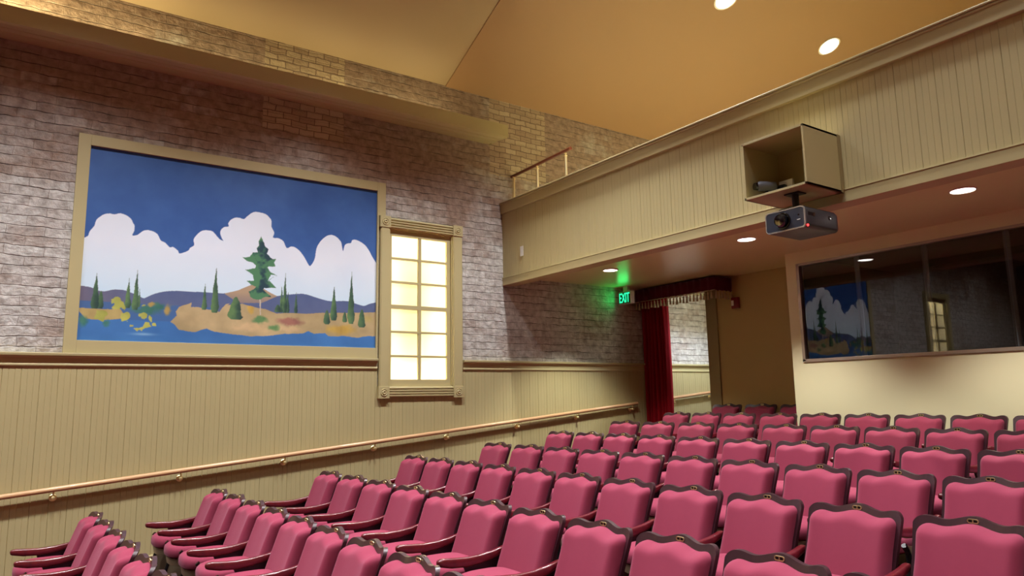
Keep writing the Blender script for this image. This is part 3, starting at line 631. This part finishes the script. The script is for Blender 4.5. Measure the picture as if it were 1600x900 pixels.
lathe(bm, [(.056, .0), (.056, -.05), (.05, -.058), (.045, -.05), (.0, -.046)], (-3.66, pf, 1.475), 'y', 28); link('lens', bm, 'lens', smooth=True, parent=t)
bm = NB(); box(bm, px1-.075, px1-.045, pf-.006, pf, 1.455, 1.461); link('power_mark', bm, 'white', parent=t)
bm = NB(); lathe(bm, [(.007, 0), (.007, -.004), (0, -.004)], (px1-.06, pf, 1.50), 'y', 12); link('sensor', bm, 'lens', parent=t)
bm = NB(); lathe(bm, [(.011, -.002), (.009, .004), (0, .006)], (px1, pf+.03, 1.40), 'x', 12); link('status_light', bm, 'led', parent=t)
bm = NB(); lathe(bm, [(.02, -.002), (.018, .002), (0, .003)], (px1, pf+.13, 1.505), 'x', 16); lathe(bm, [(.02, -.002), (.018, .002), (0, .003)], (px1, pf+.36, 1.50), 'x', 16)
for k in range(8): box(bm, px1-.002, px1+.002, pf+.045+k*.009, pf+.049+k*.009, 1.49, 1.52)
link('side_ports', bm, 'lens', parent=t)
bm = NB(); box(bm, -3.70, -3.56, 5.50, 5.62, 1.725, 1.737); lathe(bm, [(.03, 1.60), (.03, 1.73)], (-3.63, 5.56, 0), 'z', 16); box(bm, -3.74, -3.54, 5.47, 5.66, 1.585, 1.60); tube(bm, [(-3.75, 5.47, 1.575), (-3.63, 5.56, 1.612), (-3.53, 5.66, 1.575)], .009, 8)
tube(bm, [(-3.75, 5.66, 1.575), (-3.63, 5.56, 1.612), (-3.53, 5.47, 1.575)], .009, 8)
link('ceiling_mount', bm, 'blackm', parent=t)

# ================================================================== EXIT SIGN, ALARM
t = thing('exit_sign', (-8.6, 8.25, 1.6), 'green lit EXIT sign hanging under the balcony beside the left wall', 'exit sign')
ex0, ex1, ez0, ez1, ey0, ey1 = -8.735, -8.462, 1.495, 1.70, 8.2, 8.29
bm = NB(); box(bm, ex0, ex1, ey0, ey1, ez0, ez1); link('housing', bm, 'white', parent=t, bevel=.004)
bm = NB(); box(bm, ex0+.012, ex1-.012, ey0-.003, ey0+.002, ez0+.012, ez1-.012); link('sign_face', bm, 'exitface', parent=t)
bm = NB(); box(bm, -8.65, -8.55, ey0+.02, ey1-.02, ez1, ZS); link('canopy', bm, 'white', parent=t)
fc = bpy.data.curves.new('letters', 'FONT'); fc.body = 'EXIT'; fc.align_x = 'CENTER'; fc.align_y = 'CENTER'; fc.extrude = .003; fc.offset = .006; fc.size = 1
tmp = bpy.data.objects.new('tmp', fc); C.objects.link(tmp); bpy.context.view_layer.update()
lm_ = bpy.data.meshes.new_from_object(tmp.evaluated_get(bpy.context.evaluated_depsgraph_get())); bpy.data.objects.remove(tmp)
xs = [v.co.x for v in lm_.vertices]; ys = [v.co.y for v in lm_.vertices]; sx = .236/(max(xs)-min(xs)); sz = .156/(max(ys)-min(ys)); cx, cy = (max(xs)+min(xs))/2, (max(ys)+min(ys))/2
for v in lm_.vertices:
    v.co = Vector(((v.co.x-cx)*sx+(ex0+ex1)/2+8.6, (ey0-.005-8.25)-v.co.z, (v.co.y-cy)*sz+(ez0+ez1)/2-1.6))
lm_.materials.clear(); lm_.materials.append(M['exit']); lo = bpy.data.objects.new('letters', lm_); C.objects.link(lo); lo.parent = t
light('sign_glow', 'AREA', (-8.6, ey0-.02, 1.6), (-PI/2, 0, 0), t, shape='RECTANGLE', size=.24, size_y=.16, energy=.8, color=(0.02, 1, .16))

t = thing('fire_alarm', (-7.0, YA, 1.37), 'red fire alarm strobe on the tan wall beside the curtained doorway', 'fire alarm')
bm = NB(); box(bm, -7.066, -6.94, YA-.05, YA, 1.285, 1.455); link('housing', bm, 'redpl', parent=t, bevel=.006)
bm = NB(); box(bm, -7.055, -7.015, YA-.062, YA-.048, 1.33, 1.41); link('strobe_lens', bm, 'white', parent=t, bevel=.004)

# ================================================================== CURTAIN + VALANCE
VZ0, VZ1, VX = 1.555, 1.765, -7.08
t = thing('valance', (-8.0, 8.62, 1.6), 'maroon velvet valance with gold tassel fringe above the doorway', 'valance')
path = [(XW+.03+k*(VX-XW-.03)/60, 8.62+.010*math.sin(k*1.3)) for k in range(61)]+[(VX+.003*math.sin(k), 8.63+k*.0367) for k in range(1, 11)]
bm = NB(); A = []; B = []; A2 = []; B2 = []
for k, (x, y) in enumerate(path):
    A.append((x, y, VZ1)); B.append((x, y, VZ0+.010*math.cos(k*2*PI/2.6)))
R_ = [[bm.verts.new(p) for p in A], [bm.verts.new((p[0], p[1], (p[2]*.5+q[2]*.5))) for p, q in zip(A, B)], [bm.verts.new(p) for p in B]]
for a, b in zip(R_, R_[1:]):
    for i in range(len(a)-1): bm.faces.new((a[i], a[i+1], b[i+1], b[i]))
vo = link('swag', bm, 'maroon', smooth=True, parent=t); md = vo.modifiers.new('th', 'SOLIDIFY'); md.thickness = .012
bm = NB(); box(bm, XW+.03, VX-.01, 8.64, 9.0, VZ1-.02, VZ1-.005); link('board', bm, 'maroon', parent=t)
def tassel_bm(x, y, z, L):
    bm = NB(); lathe(bm, [(.004, 0), (.004, -.02), (.013, -.03), (.014, -.042), (.009, -.05), (.013, -.06), (.019, -L)], (x, y, z), 'z', 8); return bm
k = 0
for i in range(30):
    s = i/29*(VX-XW-.06+.36); x = XW+.05+s; y = 8.612
    if x > VX: y = 8.62+(x-VX); x = VX+.012
    link('tassel', tassel_bm(x, y, VZ0, .125+.01*math.sin(i*2.1)), 'fringe', smooth=True, parent=t)
bm = NB(); tube(bm, [(XW+.03, 8.606, VZ0+.004), (VX, 8.606, VZ0+.004)], .007, 8); link('gimp_braid', bm, 'fringe', smooth=True, parent=t)

bm = NB(); n = 90; R_ = []
for j in range(25):
    v = j/24; z = -1.05+v*(1.70+1.05); row = []
    for i in range(n+1):
        u = i/n; wdt = .535+.03*math.sin(v*3)-.04*v
        x = XW+.012+u*(wdt+.01); amp = .035+.012*math.sin(u*9)
        y = 8.78+amp*math.sin(u*2*PI*7+.6*math.sin(v*2+u*4))+.02*math.sin(u*31+v)
        row.append(bm.verts.new((x, y, z)))
    xe = x
    for q in range(1, 6):
        row.append(bm.verts.new((xe+.012*math.sin(q*.9)+.012*q/8, y+.016*q, z)))
    R_.append(row)
for a, b in zip(R_, R_[1:]):
    for i in range(n+5): bm.faces.new((a[i], a[i+1], b[i+1], b[i]))
co = link('curtain', bm, 'velvet', smooth=True, base=(-8.5, 8.78, -1.05)); md = co.modifiers.new('th', 'SOLIDIFY'); md.thickness = .008
tag(co, 'deep red velvet curtain drawn to the left side of the doorway', 'curtain')

# ================================================================== SEATS
def lerp(tab, t):
    for (a, va), (b, vb) in zip(tab, tab[1:]):
        if t <= b: 
            s = (t-a)/(b-a); s = max(0, min(1, s)); return va+(vb-va)*s
    return tab[-1][1]
def sm(tab, t): # smoothed lookup
    return (lerp(tab, t-.008)+2*lerp(tab, t)+lerp(tab, t+.008))/4
def cosi(tab, t):
    for (a, va), (b, vb) in zip(tab, tab[1:]):
        if t <= b: s = max(0, (t-a)/(b-a)); s = .5-.5*math.cos(PI*s); return va+(vb-va)*s
    return tab[-1][1]
def crest_z(t): # hump, dip, shoulder, rounded corner
    z = cosi([(0, .909), (.135, .883), (.212, .895), (.30, .895)], t)
    return z-(.050*(1-math.sqrt(max(0, 1-((t-.222)/.050)**2))) if t > .222 else 0)
def cush_z(t):
    z = cosi([(0, .876), (.132, .852), (.195, .860), (.30, .860)], t)
    return z-(.045*(1-math.sqrt(max(0, 1-((t-.198)/.045)**2))) if t > .198 else 0)
CREST = [(0, .912), (.03, .910), (.06, .904), (.09, .895), (.12, .887), (.145, .883), (.17, .885), (.195, .893), (.215, .897), (.235, .893), (.25, .882), (.262, .863), (.270, .835)]
HW = [(.22, .245), (.35, .248), (.5, .249), (.62, .251), (.70, .251), (.78, .256), (.84, .260), (.95, .260)]
CCR = [(0, .880), (.03, .878), (.06, .870), (.09, .859), (.12, .851), (.14, .849), (.16, .851), (.18, .857), (.2, .859), (.215, .855), (.228, .842), (.24, .818)]
CHW = [(.36, .236), (.5, .234), (.6, .230), (.7, .227), (.78, .230), (.84, .233), (.9, .233)]
def lean(z): return -.015-(.90-z)*.36-.10*max(0, .62-z)*(.62-z)
def shell_bm():
    bm = NB(); nu, nv = 56, 12
    F, Bk = [], []
    for j in range(nv+1):
        a, b = [], []
        for i in range(nu+1):
            u = math.sin(PI/2*(-1+2*i/nu)); zt = crest_z(abs(u)*.270); v = j/nv
            z = .24+v*(zt-.24); h = sm(HW, z); x = u*h*(1 if v < .8 else 1)
            wrap = -.040*abs(u)**2.4
            y = lean(z)+wrap
            a.append((x, y, z)); b.append((x, y+.026, z))
        F.append(a); Bk.append(b)
    VF = [[bm.verts.new(p) for p in r] for r in F]; VB = [[bm.verts.new(p) for p in r] for r in Bk]
    for j in range(nv):
        for i in range(nu):
            bm.faces.new((VF[j][i], VF[j][i+1], VF[j+1][i+1], VF[j+1][i])); bm.faces.new((VB[j][i+1], VB[j][i], VB[j+1][i], VB[j+1][i+1]))
    for i in range(nu):
        bm.faces.new((VF[nv][i], VF[nv][i+1], VB[nv][i+1], VB[nv][i])); bm.faces.new((VF[0][i+1], VF[0][i], VB[0][i], VB[0][i+1]))
    for j in range(nv):
        bm.faces.new((VF[j+1][0], VB[j+1][0], VB[j][0], VF[j][0])); bm.faces.new((VF[j][nu], VB[j][nu], VB[j+1][nu], VF[j+1][nu]))
    return bm
def cushion_bm():
    bm = NB(); nu, nv = 36, 26; V = []
    # denser rows near the rounded edges
    def ease(s): return .5-.5*math.cos(PI*s)
    for j in range(nv+1):
        row = []; v = ease(j/nv)
        for i in range(nu+1):
            u = -1+2*ease(i/nu); zt = cush_z(abs(u)*.241); z = .40+v*(zt-.40); x = u*sm(CHW, z)
            au = 1-abs(u); ed = min(1, au*.235/.048); eu = math.sqrt(max(0, 1-(1-ed)**2))
            et = min(1, (1-v)*.46/.040); ev = math.sqrt(max(0, 1-(1-et)**2)); eb = min(1, v*.46/.03); ewb = math.sqrt(max(0, 1-(1-eb)**2))
            T = (.086+.012*(1-u*u)*(1-(2*v-1)**2))*eu*ev*ewb
            row.append(bm.verts.new((x, lean(z)-.030*abs(u)**2.4+.001-T, z)))
        V.append(row)
    for j in range(nv):
        for i in range(nu): bm.faces.new((V[j][i], V[j][i+1], V[j+1][i+1], V[j+1][i]))
    return bm
def plan(sx, sy, n=36):       # seat outline: straight at the back, full round nose
    P = []
    for k in range(n):
        a = 2*PI*k/n; c, s = math.cos(a), math.sin(a); e = .55 if s > 0 else .72
        P.append((sx*math.copysign(abs(c)**e, c), sy*math.copysign(abs(s)**e, s)))
    return P
def pad_bm():
    bm = NB(); R = []
    for z, k in ((.465, .90), (.472, .97), (.487, 1.0), (.517, 1.0), (.538, .97), (.553, .90), (.564, .78), (.570, .6), (.573, .3), (.573, .05)):
        R.append([(p[0], -.385+p[1], z+.0*p[1]) for p in plan(.238*k, .215*k)])
    rings(bm, R); return bm
def pan_bm():
    bm = NB(); rings(bm, [[(p[0], -.385+p[1], z) for p in plan(.238*k, .215*k)] for z, k in ((.395, .74), (.405, .88), (.464, .93))]); return bm
AX0 = -.2815
def arm_bm():
    bm = NB(); R = []
    for y, zt, th_, w_ in ((-.12, .664, .03, .036), (-.14, .662, .040, .042), (-.22, .643, .050, .044), (-.32, .629, .056, .046), (-.42, .625, .060, .048), (-.53, .632, .060, .048), (-.58, .637, .054, .048), (-.605, .635, .046, .046), (-.618, .628, .032, .040), (-.623, .62, .012, .02)):
        ring = []
        for k in range(14):
            a = 2*PI*k/14; c, s = math.cos(a), math.sin(a)
            ring.append((AX0+w_/2*math.copysign(abs(c)**.6, c), y, zt-th_/2+th_/2*math.copysign(abs(s)**.6, s)))
        R.append(ring)
    rings(bm, R); return bm
SCV = [(-.535, .57), (-.525, .53), (-.505, .48), (-.50, .43), (-.515, .36), (-.54, .28), (-.555, .2), (-.553, .12), (-.56, .05), (-.585, .0)]
def std_bm():
    bm = NB(); pts = [(-.545, .535), (-.515, .50)]+SCV[2:]+[(-.17, 0), (-.16, .06), (-.13, .25), (-.20, .47)]
    prism(bm, pts, 'x', AX0-.014, AX0+.014); return bm
def bracket_bm():
    bm = NB(); prism(bm, [(-.40, .49), (-.45, .60), (-.15, .63), (-.20, .46)], 'x', AX0-.009, AX0+.009); return bm
def rim_bm():
    bm = NB(); pts = [(AX0, p[0]-.004, p[1]) for p in [(-.545, .535), (-.515, .50)]+SCV[2:]]; tube(bm, pts, .017, 10); return bm
def plate_bm():
    bm = NB(); z = .889; y = lean(z)-.001; P = [(-.0255+.0, 0)]
    o = rrect(-.026, .026, z-.0105, z+.0105, .010, 4); i = rrect(-.021, .021, z-.0065, z+.0065, .006, 4)
    A = [(p[0], y+.001, p[1]) for p in o]; B = [(p[0], y-.004, p[1]) for p in o]; D = [(p[0], y-.004, p[1]) for p in i]; E_ = [(p[0], y-.001, p[1]) for p in i]
    rings(bm, [A, B, D, E_], cap=False); box(bm, -.0022, .0022, y-.004, y+.001, z-.008, z+.008); return bm
def tile_bm(s):
    bm = NB(); z = .889; y = lean(z); box(bm, s*.0115-.0078, s*.0115+.0078, y-.003, y+.001, z-.0068, z+.0068); return bm

proto = bpy.data.objects.new('theatre_seat', None); C.objects.link(proto); proto.empty_display_size = .1
def part(name, bm, m, par=None, **k):
    o = link(name, bm, m, parent=par or proto, **k); return o
proto['_b'] = (0, 0, 0)
part('backrest_shell', shell_bm(), 'plum', smooth=True)
part('backrest_cushion', cushion_bm(), 'fabric', smooth=True)
part('seat_cushion', pad_bm(), 'fabric', smooth=True)
part('seat_pan', pan_bm(), 'taupe', smooth=True)
part('armrest', arm_bm(), 'mahogany', smooth=True)
part('arm_bracket', bracket_bm(), 'blackm')
sp = part('side_panel', std_bm(), 'taupe', bevel=.003)
part('panel_edge', rim_bm(), 'blackm', par=sp, smooth=True)
pl = part('number_plate', plate_bm(), 'brass')
part('number_tile', tile_bm(-1), 'tile', par=pl); part('number_tile', tile_bm(1), 'tile', par=pl)

def copy_tree(o, parent=None):
    c = o.copy(); C.objects.link(c)
    if parent is not None: c.parent = parent
    for ch in [x for x in o.children]: copy_tree(ch, c)
    return c
ROWX = [
 [-7.263, -6.694, -6.119, -5.557, -4.983, -4.42, -3.86],
 [-7.285, -6.759, -6.227, -5.681, -5.141, -4.604, -4.064, -3.493, -2.925, -2.36],
 [-7.118, -6.557, -6.001, -5.438, -4.872, -4.317, -3.76, -3.197, -2.626, -2.054, -1.49],
 [-7.228, -6.704, -6.188, -5.66, -5.108, -4.558, -3.999, -3.418, -2.844, -2.276, -1.697, -1.13],
 [-7.146, -6.559, -5.993, -5.426, -4.857, -4.279, -3.709, -3.131, -2.573, -2.022, -1.46],
 [-7.228, -6.706, -6.184, -5.636, -5.075, -4.494, -3.914, -3.352, -2.797, -2.234, -1.67],
 [-7.142, -6.562, -5.963, -5.378, -4.781, -4.212, -3.645, -3.086, -2.52, -1.95],
 [-7.156, -6.643, -6.116, -5.55, -4.997, -4.439, -3.878, -3.316, -2.76, -2.20],
 [-7.13, -6.54, -5.95]]
ORD = ['first', 'second', 'third', 'fourth', 'fifth', 'sixth', 'seventh', 'eighth', 'ninth', 'tenth', 'eleventh', 'twelfth']
first = True
for r, xs in enumerate(ROWX):
    for i, x in enumerate(xs):
        o = proto if first else copy_tree(proto)
        first = False
        gaps = [xs[k+1]-xs[k] for k in range(len(xs)-1)]
        g = min(gaps[max(0, i-1):i+1]) if r < 8 else .58
        s = min(1.02, max(.92, g/.565)) if r < 8 else 1.0
        y = ROWY[r]-.004*(x+6)**2+.032*(x+6)
        if r == 8: y = 8.85
        o.location = (x, y, ROWZ[r]+EYE); o.scale = (s, 1, 1)
        rowtxt = 'front row' if r == 0 else ('alcove row' if r == 8 else ORD[r]+' row')
        tag(o, 'crimson upholstered theatre seat, %s from the left aisle in the %s' % (ORD[i], rowtxt), 'theatre seat', 'seats of the '+rowtxt)

for o in bpy.data.objects:
    if '_b' in o: del o['_b']
